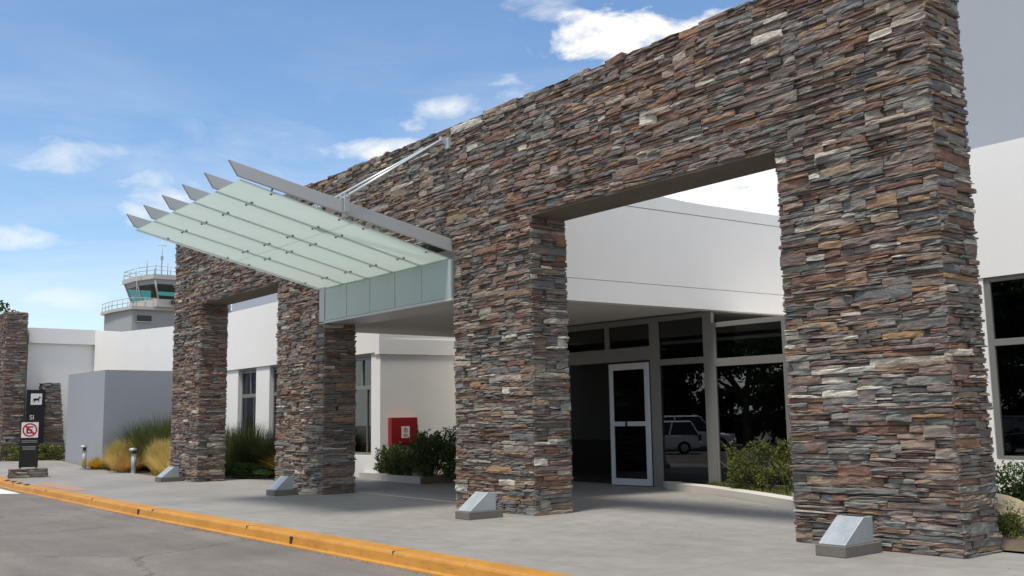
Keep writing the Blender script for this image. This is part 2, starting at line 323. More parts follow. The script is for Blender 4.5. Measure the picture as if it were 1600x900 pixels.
# kerb: rounded top edge, worn paint, butt joints every metre
kb = MB(); ring = []
for x in xs:
    y = kin(x); z = zg(x)
    ring.append([(x, y, z-.3), (x, y, z+.004), (x, y-KW+.12, z+.003), (x, y-KW+.095, z-.008), (x, y-KW+.08, z-.03), (x, y-KW+.06, z-.125), (x, y-KW, z-.138), (x, y-KW-.01, z-.3)])
vs = [p for r_ in ring for p in r_]; fs = []
for i in range(len(ring)-1):
    for k in range(7): fs.append((8*i+k, 8*i+k+1, 8*i+8+k+1, 8*i+8+k))
kb.add(vs, fs); ko = kb.build('kerb', 'kerb'); tag(ko, kind='structure')
random.seed(5)
jt = MB(); x = -29.5
while x < 6:
    y = kin(x)
    jt.box(x, x+.006, y-KW+.075, y-.0, -.1, .0055); x += random.choice([3.6, 3.8, 4.0])
jt.build('kerb_joint', 'joint', ko)
# weep notches in the kerb face
wn_ = MB()
for x in (-14.6, -8.45): wn_.box(x, x+.05, kin(x)-KW+.052, kin(x)-KW+.1, -.14, -.03)
wn_.build('kerb_notch', 'dark', ko)
st = MB()
for i in range(4):
    x = -24.4-i*.95; st.add([(x, kin(x)-KW+.13, .0095), (x+.42, kin(x)-KW+.13, .0095), (x-.15, kin(x)-.0, .0095), (x-.57, kin(x)-.0, .0095)], [(0,1,2,3)])
st.build('black_stripe', 'paintk', ko)
b = MB(); b.add([(-29.5,-3.66,-.146),(-23.3,-3.86,-.146),(-23.6,-4.25,-.146),(-29.5,-4.0,-.146)], [(0,1,2,3)]); tag(b.build('road_marking', 'paint'), kind='structure')
b = MB(); b.add([(-24.8,-3.2,.004),(-20.6,-3.36,.004),(-20.8,-2.95,.004),(-23.2,-2.75,.004),(-25.2,-2.8,.004)], [(0,1,2,3,4)]); tag(b.build('pavement_patch', 'rust'), kind='structure')
# slightly raised slab edge below the canopy
b = MB(); b.add([(-16.6,.90,0.004),(-10.4,.58,.004),(-10.4,.68,.004),(-16.6,1.0,.004)], [(0,1,2,3)]); tag(b.build('pavement_strip', 'slab'), kind='structure')
# road grit by the kerb
random.seed(3); gr = MB()
for _ in range(900):
    x = random.uniform(-16, 0); y = kin(x)-KW-.03-abs(random.gauss(0, .05)); s_ = random.uniform(.003, .011)
    a = random.random()*6; gr.add([(x+s_*math.cos(a+t), y+s_*math.sin(a+t), -.149) for t in (0, 2.1, 4.2)]+[(x, y, -.149+s_)], [(0,1,3),(1,2,3),(2,0,3)])
tag(gr.build('gravel', 'plinth'), 'loose grit lying in the gutter along the yellow kerb', 'grit', kind='stuff')

# ------------------------------------------------------------------ ledgestone masonry
def pack(W, H, rng, dx=.035):
    n = max(3, int(round(W/dx))); dx = W/n; h = np.zeros(n); out_ = []
    while True:
        m = h.min()
        if m >= H-.012: break
        idx = np.flatnonzero(h <= m+1e-6); i = int(rng.choice(idx))
        a = i
        while a > 0 and abs(h[a-1]-m) < 1e-6: a -= 1
        c = i
        while c < n-1 and abs(h[c+1]-m) < 1e-6: c += 1
        run = c-a+1; Lw = int(np.clip(rng.lognormal(math.log(.38), .55), .09, 1.10)/dx)
        hl = h[a-1] if a > 0 else None; hr = h[c+1] if c < n-1 else None
        if run-Lw < 4: Lw = run if run*dx < 1.05 else run//2
        t = float(np.clip(rng.lognormal(math.log(.043), .50), .016, .125))
        if run*dx < .2: t = max(.02, min([v for v in (hl, hr) if v is not None] or [m+t])-m)
        if Lw == run or rng.random() < .5: left = True
        else: left = False
        lo = a if left else c-Lw+1
        for nb in ((hl,) if left and Lw < run else (hl, hr) if Lw == run else (hr,)):
            if nb is not None and abs(m+t-nb) < .022 and nb > m+.015: t = nb-m
        if m+t > H-.02: t = H-m
        out_.append((lo*dx, (lo+Lw)*dx, m, m+t)); h[lo:lo+Lw] = m+t
    return out_
def stones(mb, origin, u, nrm, W, H, rng, over=(0, 0), ztop_rag=False, fine=True):
    o = Vector(origin); u = Vector(u); nr = Vector(nrm); Z = Vector((0, 0, 1))
    for x0, x1, z0, z1 in pack(W, H, rng):
        if x0 < .001: x0 -= rng.uniform(-.004, over[0])
        if x1 > W-.001: x1 += rng.uniform(-.004, over[1])
        if ztop_rag and z1 > H-.03: z1 += rng.uniform(-.02, .035)
        g = .0018; hh = z1-z0; ln = x1-x0
        prot = .004+abs(rng.normal(0, .018))+(rng.random() < .16)*rng.uniform(.01, .03); prot = min(prot, .040); rot = rng.normal(0, .014)*ln
        nx = int(min(9, max(3, round(ln/.07)))); sl_ = rng.normal(0, .10)*hh; wb = rng.normal(0, .09, 4)*hh
        tl = rng.normal(0, .012)
        cols_ = []
        for i in range(nx):
            f = i/(nx-1); x = x0+g+(ln-2*g)*f
            zb = z0+g+max(-.3*hh, wb[0]*(1-f)+wb[1]*f)*.6+rng.normal(0, .0016); zt = z1-g+(wb[2]*(1-f)+wb[3]*f)*.6+rng.normal(0, .0022)
            if i in (0, nx-1): zb += abs(rng.normal(0, .004)); zt -= abs(rng.normal(0, .004))
            zb += rot*(f-.5); zt += rot*(f-.5); cols_.append((x, zb, zt, f))
        base = len(mb.v); R3 = 4
        for x, zb, zt, f in cols_:
            for k, q in enumerate((0., .22, .75, 1.)):
                edge = .004 if (q in (0., 1.) or f in (0., 1.)) else 0
                d = prot+tl*(f-.5)*2*min(1, ln/.3)+rng.normal(0, .005)-edge*(1+rng.random())
                p = o+u*(x+(rng.normal(0, .004) if f in (0., 1.) else 0))+Z*(zb+(zt-zb)*q)+nr*d; mb.v.append(tuple(p))
        for x, zb, zt, f in cols_:
            mb.v.append(tuple(o+u*x+Z*zb-nr*.05)); mb.v.append(tuple(o+u*x+Z*zt-nr*.05))
        bb = base+4*nx
        fs_ = []
        for i in range(nx-1):
            for k in range(3): fs_.append((base+4*i+k, base+4*i+4+k, base+4*i+5+k, base+4*i+1+k))
            fs_.append((bb+2*i, bb+2*i+2, base+4*i+4, base+4*i)); fs_.append((base+4*i+3, base+4*i+7, bb+2*i+3, bb+2*i+1))
        e = nx-1
        fs_.append((bb, base, base+1, base+2, base+3, bb+1)); fs_.append((bb+2*e, bb+2*e+1, base+4*e+3, base+4*e+2, base+4*e+1, base+4*e))
        mb.f += fs_; mb.sm += [False]*len(fs_)
rng = np.random.default_rng(11)
D = .73; ZO = 4.705; ZT = 6.67
PX = [(-23.66, -21.69), (-17.01, -14.78), (-10.0, -7.93), (-3.18, -1.19)]
portal = thing('stone_portal', 'long stacked ledgestone portal with four thick pillars in front of the white terminal', 'stone portal', (-12.4, .36, 0))
def rel(p, root): return tuple(Vector(p)-Vector(root.location))
def masonry_pillar(x0, x1, y0, depth, z0, z1, root, name='pillar', over=.018):
    mb = MB(); ox, oy, oz = root.location
    X0, X1, Y0 = x0-ox, x1-ox, y0-oy
    stones(mb, (X0, Y0, z0-oz), (1,0,0), (0,-1,0), x1-x0, z1-z0, rng, (over, over))
    stones(mb, (X1, Y0-.01, z0-oz), (0,1,0), (1,0,0), depth+.01, z1-z0, rng, (0, .018))
    stones(mb, (X0, Y0+depth, z0-oz), (0,-1,0), (-1,0,0), depth, z1-z0, rng, (.03, 0))
    stones(mb, (X1, Y0+depth, z0-oz), (-1,0,0), (0,1,0), x1-x0, z1-z0, rng, (.01, .01))
    p = mb.build(name, 'stone', root)
    c = MB(); c.box(X0+.012, X1-.012, Y0+.012, Y0+depth-.012, z0-oz-.1, z1-oz-.003); c.build('core', 'mortar', p)
    return p
for a, b_ in PX: masonry_pillar(a, b_, 0, D, 0, ZO, portal)
mb = MB(); ox, oy = portal.location[:2]
Xl, Xr = PX[0][0]-ox, PX[3][1]-ox
stones(mb, (Xl, -oy, ZO), (1,0,0), (0,-1,0), Xr-Xl, ZT-ZO, rng, (.018, .018), True)
stones(mb, (Xr, -oy-.01, ZO), (0,1,0), (1,0,0), D+.01, ZT-ZO, rng, (0, .018), True)
stones(mb, (Xl, -oy+D, ZO), (0,-1,0), (-1,0,0), D, ZT-ZO, rng, (.03, 0), True)
stones(mb, (Xr, -oy+D, ZO), (-1,0,0), (0,1,0), Xr-Xl, ZT-ZO, rng, (.01, .01), True)
lt = mb.build('lintel', 'stone', portal)
c = MB(); c.box(Xl+.012, Xr-.012, -oy+.012, -oy+D-.012, ZO+.004, ZT-.012); c.build('core', 'mortar', lt)
for i in range(3):
    c = MB(); c.box(PX[i][1]-ox-.0, PX[i+1][0]-ox+.0, -oy-.004, -oy+D-.01, ZO-.035, ZO+.002); c.build('soffit', 'soffit', lt)

# second portal and the tapering stub at the far left
p2 = thing('stone_portal', 'tall brown stone portal end at the far left edge with a tree behind', 'stone portal', (-42.2, -.35, zg(-42)))
masonry_pillar(-43.2, -41.0, -.74, .77, .2, 6.27, p2)
mb = MB(); stones(mb, (-49+42.2, -.39, 4.3-.2), (1,0,0), (0,-1,0), 5.78, 1.95, rng, (.02, .02)); 
l2 = mb.build('lintel', 'stone', p2); c = MB(); c.box(-49+42.2, -43.2+42.2-.03, -.37, .36, 4.1, 6.05); c.build('core', 'mortar', l2)
stub = thing('stone_pillar', 'short tapering brown stone pillar between black totem and grey wall', 'stone pillar', (-41.2, 1.0, .2))
def tap(o):
    me = o.data
    for v in me.vertices:
        t = max(0, 1-v.co.z/3.2)
        if v.co.y > 0: v.co.y += .28*t*(v.co.y/.32)
pp = masonry_pillar(-41.5, -40.75, .74, .60, .2, 3.34, stub)
tap(pp)
for ch in pp.children: tap(ch)

# ------------------------------------------------------------------ terminal building
tb = thing('terminal_building', 'white low terminal building with curved entrance volume, glass doors and grey upper blocks', 'building', (-12, 8, 0))
GA = 0.
def B(name, mat, mb, parent=tb, bevel=0):
    if GA: mb.v = [(-9.48+(x+9.48)*.937, y, z) for x, y, z in mb.v]
    if GA: mb.v = [(-9.48+(x+9.48)*math.cos(GA)-(y-6)*math.sin(GA), 6+(x+9.48)*math.sin(GA)+(y-6)*math.cos(GA), z) for x, y, z in mb.v]
    ox, oy, oz = tb.location; mb.v = [(x-ox, y-oy, z-oz) for x, y, z in mb.v]; return mb.build(name, mat, parent, bevel)
def fx(y): return -9.69+.08*y
# entrance volume: fascia in three bands with shadow joints, slightly stepped parapet
def fas(z0, z1, off=0., y0=.76, y1=9.6, zc=None):
    ys = [y0, 2, 3, 4, 4.6, 5.2, 5.8, 6.5, 7.5, 8.5, y1]; m = MB()
    for a, c_ in zip(ys, ys[1:]):
        za, zb = (zc(a), zc(c_)) if zc else (z1, z1)
        m.hexa([(fx(a)-.25+off, a, z0), (fx(a)+off, a, z0), (fx(c_)+off, c_, z0), (fx(c_)-.25+off, c_, z0)], [(fx(a)-.25+off, a, za), (fx(a)+off, a, za), (fx(c_)+off, c_, zb), (fx(c_)-.25+off, c_, zb)])
    return m
B('fascia', 'whitecl', fas(3.63, 4.045, .004))
B('fascia', 'whitecl', fas(4.057, 5.55))
B('fascia', 'whitecl', fas(5.562, 5.82, .003, zc=lambda y: 5.80+.30*max(0, min(1, (5.6-y)/3.2))**1.6))
B('fascia_joint', 'joint', fas(4.046, 4.056, -.02)); B('fascia_joint', 'joint', fas(5.551, 5.561, -.02))
m = MB(); m.hexa([(-17.4,.76,3.655),(fx(.76)-.02,.76,3.655),(fx(9.6)-.02,9.6,3.655),(-17.4,9.6,3.655)], [(-17.4,.76,3.80),(fx(.76)-.26,.76,3.80),(fx(9.6)-.26,9.6,3.80),(-17.4,9.6,3.80)]); B('soffit', 'ceil', m)
m = MB(); m.box(-17.4, -17.2, .76, 9.6, 3.8, 5.8); m.box(-17.2, -10.2, .76, .96, 3.8, 5.8); m.box(-17.2, -9.9, .96, 9.6, 5.3, 5.45); B('parapet', 'whitecl', m)
m = MB(); m.box(-13.5, -9.05, 9.6, 9.85, 0, 5.85); m.box(-9.05, -5.6, 9.6, 9.85, 0, 5.85); B('wall', 'white', m)
m = MB(); m.tube((-15.4,12,5.4), (-15.4,12,8.15), .09); m.tube((-15.15,12,5.4), (-15.15,12,8.0), .05); B('vent_pipe', 'white', m)
m = MB(); m.extr([(3.9,5.8),(4.6,6.12),(6,6.2),(7.4,6.1),(8.6,5.7)], 'x', -16.5, -10.5); B('roof', 'greyblock', m)

# glazed front, plane Y = 6
def bars(name, rects, y0=5.97, y1=6.07, mat='alu', parent=tb, bev=.004):
    m = MB()
    for x0, x1, z0, z1 in rects: m.box(x0, x1, y0, y1, z0, z1)
    return B(name, mat, m, parent, bev)
def pane(x0, x1, z0, z1, y=6.02, mat='glass', parent=tb):
    m = MB(); m.box(x0, x1, y-.004, y+.004, z0, z1); return B('pane', mat, m, parent)
GA = R(4.3)
fr = bars('curtain_wall_frame', [(-11.12,-10.86,0,3.62), (-9.60,-9.36,0,3.62), (-18.0,-11.121,3.50,3.62), (-10.859,-9.601,3.52,3.62),
     (-18.0,-11.121,2.71,3.01), (-10.859,-9.601,2.57,2.70), (-10.859,-9.601,0,.05), (-12.5,-12.38,3.011,3.499), (-14.0,-13.88,3.011,3.499), (-15.6,-15.48,3.011,3.499), (-18.0,-17.9,0,2.709), (-15.9,-15.82,0,2.709), (-13.85,-13.78,0,2.709)])
for a, c_ in ((-12.379,-11.121), (-13.879,-12.501), (-15.479,-14.001), (-17.899,-15.601)): pane(a, c_, 3.012, 3.498, parent=fr)
pane(-10.858, -9.602, 2.702, 3.518, parent=fr); pane(-10.858, -9.602, .052, 2.568, parent=fr); pane(-17.898, -15.902, .02, 2.70, parent=fr)
m = MB(); m.box(-14.0, -13.85, 5.93, 5.968, 2.80, 2.87); B('door_sensor', 'black', m, fr)
# the sliding doors: right leaf closed and pale, the left leaf slid open
def door(x0, x1, y, parent=tb):
    t = .11; d = bars('door', [(x0, x0+t, .02, 2.66), (x1-t, x1, .02, 2.66), (x0+t+.001, x1-t-.001, .02, .16), (x0+t+.001, x1-t-.001, 2.52, 2.66), (x0+t+.001, x1-t-.001, 1.29, 1.39)], y-.03, y+.03, 'dooralu', parent)
    pane(x0+t+.001, x1-t-.001, .161, 1.289, y, parent=d); pane(x0+t+.001, x1-t-.001, 1.391, 2.519, y, parent=d)
    m = MB(); m.box(x0+.50, x0+.53, y-.06, y-.031, 1.28, 1.40); B('handle', 'black', m, d); return d
door(-12.32, -11.13, 5.92); door(-15.8, -14.6, 5.92)
# glass wing right of the corner post
wg = bars('wing_frame', [(-9.359,-6.0,3.28,3.38), (-9.359,-6.0,2.48,2.64), (-9.359,-6.0,0,.14), (-7.62,-7.50,.141,2.479), (-7.62,-7.50,2.641,3.279), (-9.359,-9.28,2.641,3.279), (-9.359,-9.30,.141,2.479)], 5.98, 6.06)
pane(-9.279, -7.621, 2.641, 3.279, parent=wg); pane(-9.299, -7.621, .141, 2.479, parent=wg); pane(-7.499, -6.0, 2.641, 3.279, parent=wg); pane(-7.499, -6.0, .141, 2.479, parent=wg)
GA = 0.
m = MB(); m.box(-9.36, -6.0, 6.3, 9.55, 3.31, 3.36); B('wing_roof', 'ceil', m)
# interior
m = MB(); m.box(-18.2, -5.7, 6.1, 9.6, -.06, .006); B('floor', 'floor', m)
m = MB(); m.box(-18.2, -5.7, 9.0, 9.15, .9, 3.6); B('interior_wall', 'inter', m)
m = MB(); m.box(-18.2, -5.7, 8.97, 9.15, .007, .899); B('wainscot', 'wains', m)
for x, y in ((-12.6,8.0), (-11.6,6.9), (-14.2,7.6)):
    m = MB(); m.tube((x,y,3.640), (x,y,3.652), .05, n=12); B('downlight', 'lamp', m)

# left wing: wall with the red cabinet, fascia, piers and windows in plane Y = 3.7
xc = -18.63
m = MB(); m.hexa([(xc,3.67,0),(xc+.42,6.2,0),(xc-.2,6.2,0),(xc-.2,3.67,0)], [(xc,3.67,3.24),(xc+.42,6.2,3.24),(xc-.2,6.2,3.24),(xc-.2,3.67,3.24)]); B('wall', 'white', m)
m = MB(); m.hexa([(xc+.03,3.62,3.245),(xc+.45,6.2,3.245),(xc-.2,6.2,3.245),(xc-.2,3.62,3.245)], [(xc+.03,3.62,3.654),(xc+.45,6.2,3.654),(xc-.2,6.2,3.654),(xc-.2,3.62,3.654)])
m.hexa([(xc+.03,3.62,3.654),(xc+.40,6.2,3.654),(xc-.2,6.2,3.654),(xc-.2,3.62,3.654)], [(xc+.03,3.62,5.27),(xc+.4,6.2,5.27),(xc-.2,6.2,5.27),(xc-.2,3.62,5.27)])
m.box(-34.0, xc-.201, 3.62, 3.92, 3.30, 5.27); m.hexa([(-40.4,3.62,3.3),(-34.001,3.62,3.3),(-34.001,3.92,3.3),(-40.4,3.92,3.3)], [(-40.4,3.62,5.56),(-34.001,3.62,5.27),(-34.001,3.92,5.27),(-40.4,3.92,5.56)]); B('fascia', 'whitecl', m)
m = MB(); m.box(-41, xc-.2, 3.93, 12, 4.95, 5.1); B('roof', 'greyblock', m)
m = MB(); m.hexa([(-17.50,5.36,0),(-17.42,5.5,0),(-18.1,6.4,0),(-18.25,6.3,0)], [(-17.50,5.36,3.65),(-17.42,5.5,3.65),(-18.1,6.4,3.65),(-18.25,6.3,3.65)]); B('pier', 'white', m)
PW = 1.0; WW = 1.42; x = xc-.0
first = True; wins = []
m = MB(); m.box(xc-.46, xc-.201, 3.67, 4.2, 0, 3.295)
x = xc-.46
while x > -40:
    w0 = x-WW; wins.append((w0, x)); m.box(w0-PW, w0, 3.67, 4.2, 0, 3.295); m.box(w0+.001, x-.001, 3.70, 4.2, 0, .60); x = w0-PW
B('pier', 'white', m)
for a, c_ in wins:
    y0, y1 = 3.80, 3.87; mx_ = (a+c_)/2
    f_ = bars('window', [(a+.002,a+.06,.602,3.23), (c_-.06,c_-.002,.602,3.23), (a+.061,c_-.061,3.15,3.23), (a+.061,c_-.061,.602,.67), (a+.061,c_-.061,2.34,2.46), (mx_-.035,mx_+.035,2.461,3.149), (mx_+.25,mx_+.275,.671,2.339)], y0, y1, 'alu')
    pane(a+.061, mx_-.036, 2.461, 3.149, 3.84, parent=f_); pane(mx_+.036, c_-.061, 2.461, 3.149, 3.84, parent=f_)
    pane(a+.061, mx_+.249, .671, 2.339, 3.84, parent=f_); pane(mx_+.276, c_-.061, .671, 2.339, 3.84, parent=f_)
    m = MB(); m.box(a, c_, 3.72, 4.19, 3.231, 3.299); B('window_head', 'grey', m)
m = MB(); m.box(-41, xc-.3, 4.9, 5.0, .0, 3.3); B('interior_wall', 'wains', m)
# wing that comes forward at the far left, facing the camera
m = MB(); m.box(-42.3, -42.0, -.0+.34, 3.2, 5.09, 5.74); m.hexa([(-42.0,3.05,0),(-40.4,3.62,0),(-40.4,3.92,0),(-42.3,3.4,0)], [(-42.0,3.05,5.74),(-40.4,3.62,5.56),(-40.4,3.92,5.56),(-42.3,3.4,5.74)]); m.box(-42.5, -42.16, .36, 3.199, 0, 5.089); m.box(-50, -42.301, .34, .6, 0, 5.7); B('wall', 'white', m)
# grey second storey blocks
m = MB(); m.box(-38.75, -25, 8, 16, 3, 6.93); B('upper_block', 'greyblock', m)
m = MB(); m.box(-5.68, 9, 9.9, 18, 3, 13.5); B('upper_block', 'greyblock', m)
# right wing, plane Y = 6.3
m = MB(); m.box(-5.6, 9, 6.30, 6.55, 3.66, 5.85); m.box(-5.6, -5.35, 6.55, 9.89, 0, 5.85); B('fascia', 'whitecl', m)
m = MB(); m.box(-5.6, -3.86, 6.32, 6.6, 0, 3.655); m.box(-3.859, 9, 6.32, 6.6, 0, .70); B('wall', 'white', m)
m = MB(); m.box(-5.3, 9, 6.56, 9.9, 5.4, 5.6); B('roof', 'greyblock', m)
for a in (-3.85, -1.75, .35, 2.45):
    c_ = a+2.08; f_ = bars('window', [(a,a+.09,.705,3.655), (c_-.09,c_,.705,3.655), (a+.091,c_-.091,3.58,3.655), (a+.091,c_-.091,.705,.76), (a+.091,c_-.091,2.53,2.64)], 6.34, 6.42)
    pane(a+.091, c_-.091, .761, 2.529, 6.38, parent=f_); pane(a+.091, c_-.091, 2.641, 3.579, 6.38, parent=f_)
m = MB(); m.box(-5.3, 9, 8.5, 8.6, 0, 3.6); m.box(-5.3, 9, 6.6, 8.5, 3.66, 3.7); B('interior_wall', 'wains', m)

# ------------------------------------------------------------------ canopy
MT['galvd'] = plain('dull_steel', srgb(84,84,82), .5, .4)
cp = thing('glass_canopy', 'frosted glass canopy with grey steel fins hung over the entrance', 'canopy', (-12.4, 0, 3.5))
def C_(name, mat, m, parent=cp, bevel=0):
    ox, oy, oz = cp.location; m.v = [(x-ox, y-oy, z-oz) for x, y, z in m.v]; return m.build(name, mat, parent, bevel)
BX = [-10.1-.96*i for i in range(6)]
for X in BX:
    m = MB(); m.extr([(-4.11,5.44),(-3.96,5.21),(.0,4.41),(.0,4.63)], 'x', X-.028, X+.028); C_('blade', 'blade', m, bevel=.004)
def gzz(y): return 4.285-(y+.02)*.2245
ysp = [(-3.90,-1.926),(-1.920,-.02)]
gx = [-15.02]+[x_ for x_ in BX[4:0:-1]]+[-10.12]
for i in range(5):
    for y0, y1 in ysp:
        a, c_ = gx[i]+.002, gx[i+1]-.002; m = MB()
        m.hexa([(a,y0,gzz(y0)),(c_,y0,gzz(y0)),(c_,y1,gzz(y1)),(a,y1,gzz(y1))], [(a,y0,gzz(y0)+.016),(c_,y0,gzz(y0)+.016),(c_,y1,gzz(y1)+.016),(a,y1,gzz(y1)+.016)]); C_('glass_pane', 'frosted', m)
for k, X in enumerate(BX):
    for y in (-3.35, -2.15, -1.7, -.45):
        m = MB(); dx = .11
        offs = (-dx, dx) if 0 < k < 5 else ((-dx-.02,) if k == 0 else (dx,))
        for o_ in offs:
            m.tube((X+o_, y, gzz(y)-.016), (X+o_, y, gzz(y)+.035), .017, n=10)
            m.hexa([(X+o_-.012,y-.012,gzz(y)+.03),(X+o_+.012,y-.012,gzz(y)+.03),(X+o_+.012,y+.012,gzz(y)+.03),(X+o_-.012,y+.012,gzz(y)+.03)], [(X+(.03 if o_ > 0 else -.03)-.012,y-.012,gzz(y)+.125),(X+(.03 if o_ > 0 else -.03)+.012,y-.012,gzz(y)+.125),(X+(.03 if o_ > 0 else -.03)+.012,y+.012,gzz(y)+.125),(X+(.03 if o_ > 0 else -.03)-.012,y+.012,gzz(y)+.125)])
        C_('glass_fitting', 'galvd', m)
# panelled box between the pillars
m = MB(); m.box(-14.70, -10.0, -.04, .72, 3.56, 4.27); C_('box', 'alu', m)
for i in range(5):
    w_ = (14.62-10.02)/5; a = -14.62+i*w_
    m = MB(); m.box(a+.008, a+w_-.008, -.075, -.041, 3.585, 4.262); C_('box_panel', 'panel', m, bevel=.003)
m = MB(); m.box(-14.85, -14.63, -.09, .0, 3.55, 4.30); C_('box_edge', 'blade', m, bevel=.004)
m = MB(); m.box(-14.85, -9.98, -.09, -.041, 3.53, 3.578); m.box(-14.6, -9.98, -.04, .75, 3.54, 3.559); C_('box_trim', 'blade', m, bevel=.003)
# bracket and tie rods
m = MB(); m.box(-10.16, -10.06, -.08, .0, 6.26, 6.46); m.box(-10.14, -10.10, -.22, -.10, 6.34, 6.46); br = C_('bracket', 'rod', m, bevel=.005)
for X in (-10.1, BX[1]):
    for s_ in (-.075, .075):
        m = MB(); m.tube((-10.12+s_*.5, -.2, 6.40), (X+s_, -2.12, 5.12), .016, n=8); C_('tie_rod', 'rod', m)
    m = MB()
    for s_ in (-.075, .075): m.box(X+s_-.012, X+s_+.012, -2.17, -2.07, 4.86, 5.16)
    m.tube((X-.11,-2.12,5.11), (X+.11,-2.12,5.11), .018, n=8); C_('clamp', 'rod', m)

# ------------------------------------------------------------------ uplights
def uplight(x0, y1, dx, dy, label, loc_only=False):
    t = thing('floodlight', label, 'floodlight', (x0, y1, 0), 0, 'wedge floodlights at the pillar feet')
    m = MB(); m.box(0, dx, -dy, 0, 0, .115); m.build('plinth', 'plinth', t, .008)
    m = MB(); m.extr([(-dy+.03,.116),(-dy+.03,.128),(-dy*.42,.385),(-.12,.385),(-.12,.116)], 'x', .02, dx-.02); m.build('housing', 'galv', t, .006)
    m = MB(); m.box(.06, dx-.06, -dy*.42+.02, -.14, .3855, .389); m.build('lens', 'dark', t); return t
uplight(-2.38, -.12, .36, .68, 'grey wedge floodlight on a concrete plinth before the rightmost pillar')
uplight(-8.50, -.46, .36, .64, 'grey wedge floodlight before the pillar left of the doorway')
uplight(-15.60, -.34, .40, .54, 'grey wedge floodlight before the pillar at the left end of the canopy')
uplight(-22.95, -.06, .46, .60, 'grey wedge floodlight before the leftmost pillar by golden grass')

# ------------------------------------------------------------------ red cabinet, totems, bollards, grey wall
MT['redk'] = plain('dark_red_print', srgb(96,14,18), .6, var=.1)
rc = thing('fire_cabinet', 'red fire cabinet with a small white notice fixed to the white wall', 'fire cabinet', (-18.50, 4.30, 1.22), -R(9.6))
m = MB(); m.box(-.1, .22, -.42, .31, -.35, .36); m.build('cabinet', 'red', rc, .006)
m = MB(); m.box(.221, .232, -.38, .27, -.31, .32); dd_ = m.build('door', 'red', rc, .004)
m = MB(); m.box(.2325, .235, -.15, .08, -.17, .13); m.build('notice', 'whitep', dd_)
m = MB(); m.ring((.2355, -.035, .03), 'x', .045, .062, 0, .001); m.box(.2355, .2365, -.05, -.02, -.0, .07); m.box(.2355, .2365,-.10,.03,-.13,-.11); m.box(.2355, .2365,-.10,.03,-.09,-.075); m.build('notice_print', 'redd', dd_)
m = MB(); m.tube((.0,.31,.12), (.0,.38,.12), .09, n=16); m.build('bell', 'redd', rc)

gw = MB(); gw.hexa([(-31.8,.55,-.3),(-31.8,6.5,-.3),(-32.0,6.5,-.3),(-32.0,.75,-.3)], [(-31.8,.55,3.43),(-31.8,6.5,3.43),(-32.0,6.5,3.43),(-32.0,.75,3.43)])
gw.hexa([(-38.2,1.02,-.3),(-31.801,.55,-.3),(-32.0,.75,-.3),(-38.2,1.22,-.3)], [(-38.2,1.02,3.56),(-31.801,.55,3.43),(-32.0,.75,3.43),(-38.2,1.22,3.56)])
tag(gw.build('garden_wall', 'grey'), 'plain grey rendered wall with a corner behind the ornamental grasses', 'wall')

def totem_panel(t, W, T, z0, z1, mat='black'): m = MB(); m.box(-T/2, T/2, -W/2, W/2, z0, z1); return m.build('panel', mat, t, .004)
t1 = thing('no_parking_totem', 'slim black totem with a red no-parking symbol on a stone block by the kerb', 'sign', (-28.8, -2.47, 0), -R(12))
m = MB(); stones(m, (.30,-.46,0), (0,1,0), (1,0,0), .98, .26, rng, (.02,.02)); stones(m, (-.25,-.50,0), (1,0,0), (0,-1,0), .55, .26, rng, (.02,.02)); stones(m, (.30,.52,0), (-1,0,0), (0,1,0), .55, .26, rng)
m.box(-.24, .29, -.49, .51, -.02, .265); m.build('base', 'stone', t1)
m = MB(); m.box(-.04, .04, -.25, .27, .30, 1.70); m.build('panel', 'black', t1, .005)
m = MB(); m.box(-.03, .03, -.23, -.18, .26, .31); m.box(-.03, .03, .20, .25, .26, .31); m.build('foot', 'dark', t1)
m = MB(); m.box(.041, .044, -.22, .24, 1.18, 1.64); sp = m.build('sign_plate', 'whitep', t1)
m = MB(); m.ring((.0445, .01, 1.41), 'x', .160, .205, 0, .0015, 32)
a = .13; c0 = (.01, 1.41)
m.add([(.0462, c0[0]-a-.02, c0[1]+a-.02), (.0462, c0[0]-a+.02, c0[1]+a+.02), (.0462, c0[0]+a+.02, c0[1]-a+.02), (.0462, c0[0]+a-.02, c0[1]-a-.02)], [(0,1,2,3)]); m.build('prohibition_ring', 'redd', sp)
m = MB()
for y0, y1, z0, z1 in ((-.085,-.035,1.30,1.52), (-.034,.10,1.48,1.52), (-.034,.08,1.39,1.43), (-.034,.10,1.30,1.34)): m.box(.0445, .0457, y0, y1, z0, z1)
m.build('letter', 'redk', sp)
m = MB()
for z, h_, y0, y1 in ((1.08,.022,-.20,.22), (1.035,.022,-.20,.22), (.90,.022,-.18,.2), (.86,.022,-.16,.17), (.82,.022,-.18,.19)): m.box(.041, .043, y0, y1, z, z+h_)
m.build('small_print', 'alu', t1)

t2 = thing('dog_totem', 'tall black totem with a white dog pictogram beside the stone pillar', 'sign', (-40.6, .42, .2), 0)
m = MB(); m.box(-.06, .06, -.38, .33, 0, 2.84); m.build('panel', 'black', t2, .006)
m = MB(); m.box(.061, .065, -.23, .20, 2.22, 2.68); dp = m.build('sign_plate', 'whitep', t2)
m = MB()
dog = [(-.15,2.40),(-.14,2.47),(-.06,2.485),(.04,2.48),(.09,2.54),(.10,2.58),(.13,2.55),(.17,2.53),(.165,2.505),(.12,2.50),(.10,2.44),(.085,2.40),(.12,2.33),(.095,2.325),(.05,2.40),(-.05,2.39),(-.08,2.34),(-.13,2.31),(-.145,2.325),(-.10,2.37),(-.12,2.42),(-.17,2.36),(-.18,2.38)]
m.extr([(y*.95, z) for y, z in dog], 'x', .0655, .067); m.build('pictogram', 'black', dp)
cu = bpy.data.curves.new('letters', 'FONT'); cu.body = 'SI'; cu.size = .26; cu.extrude = .002
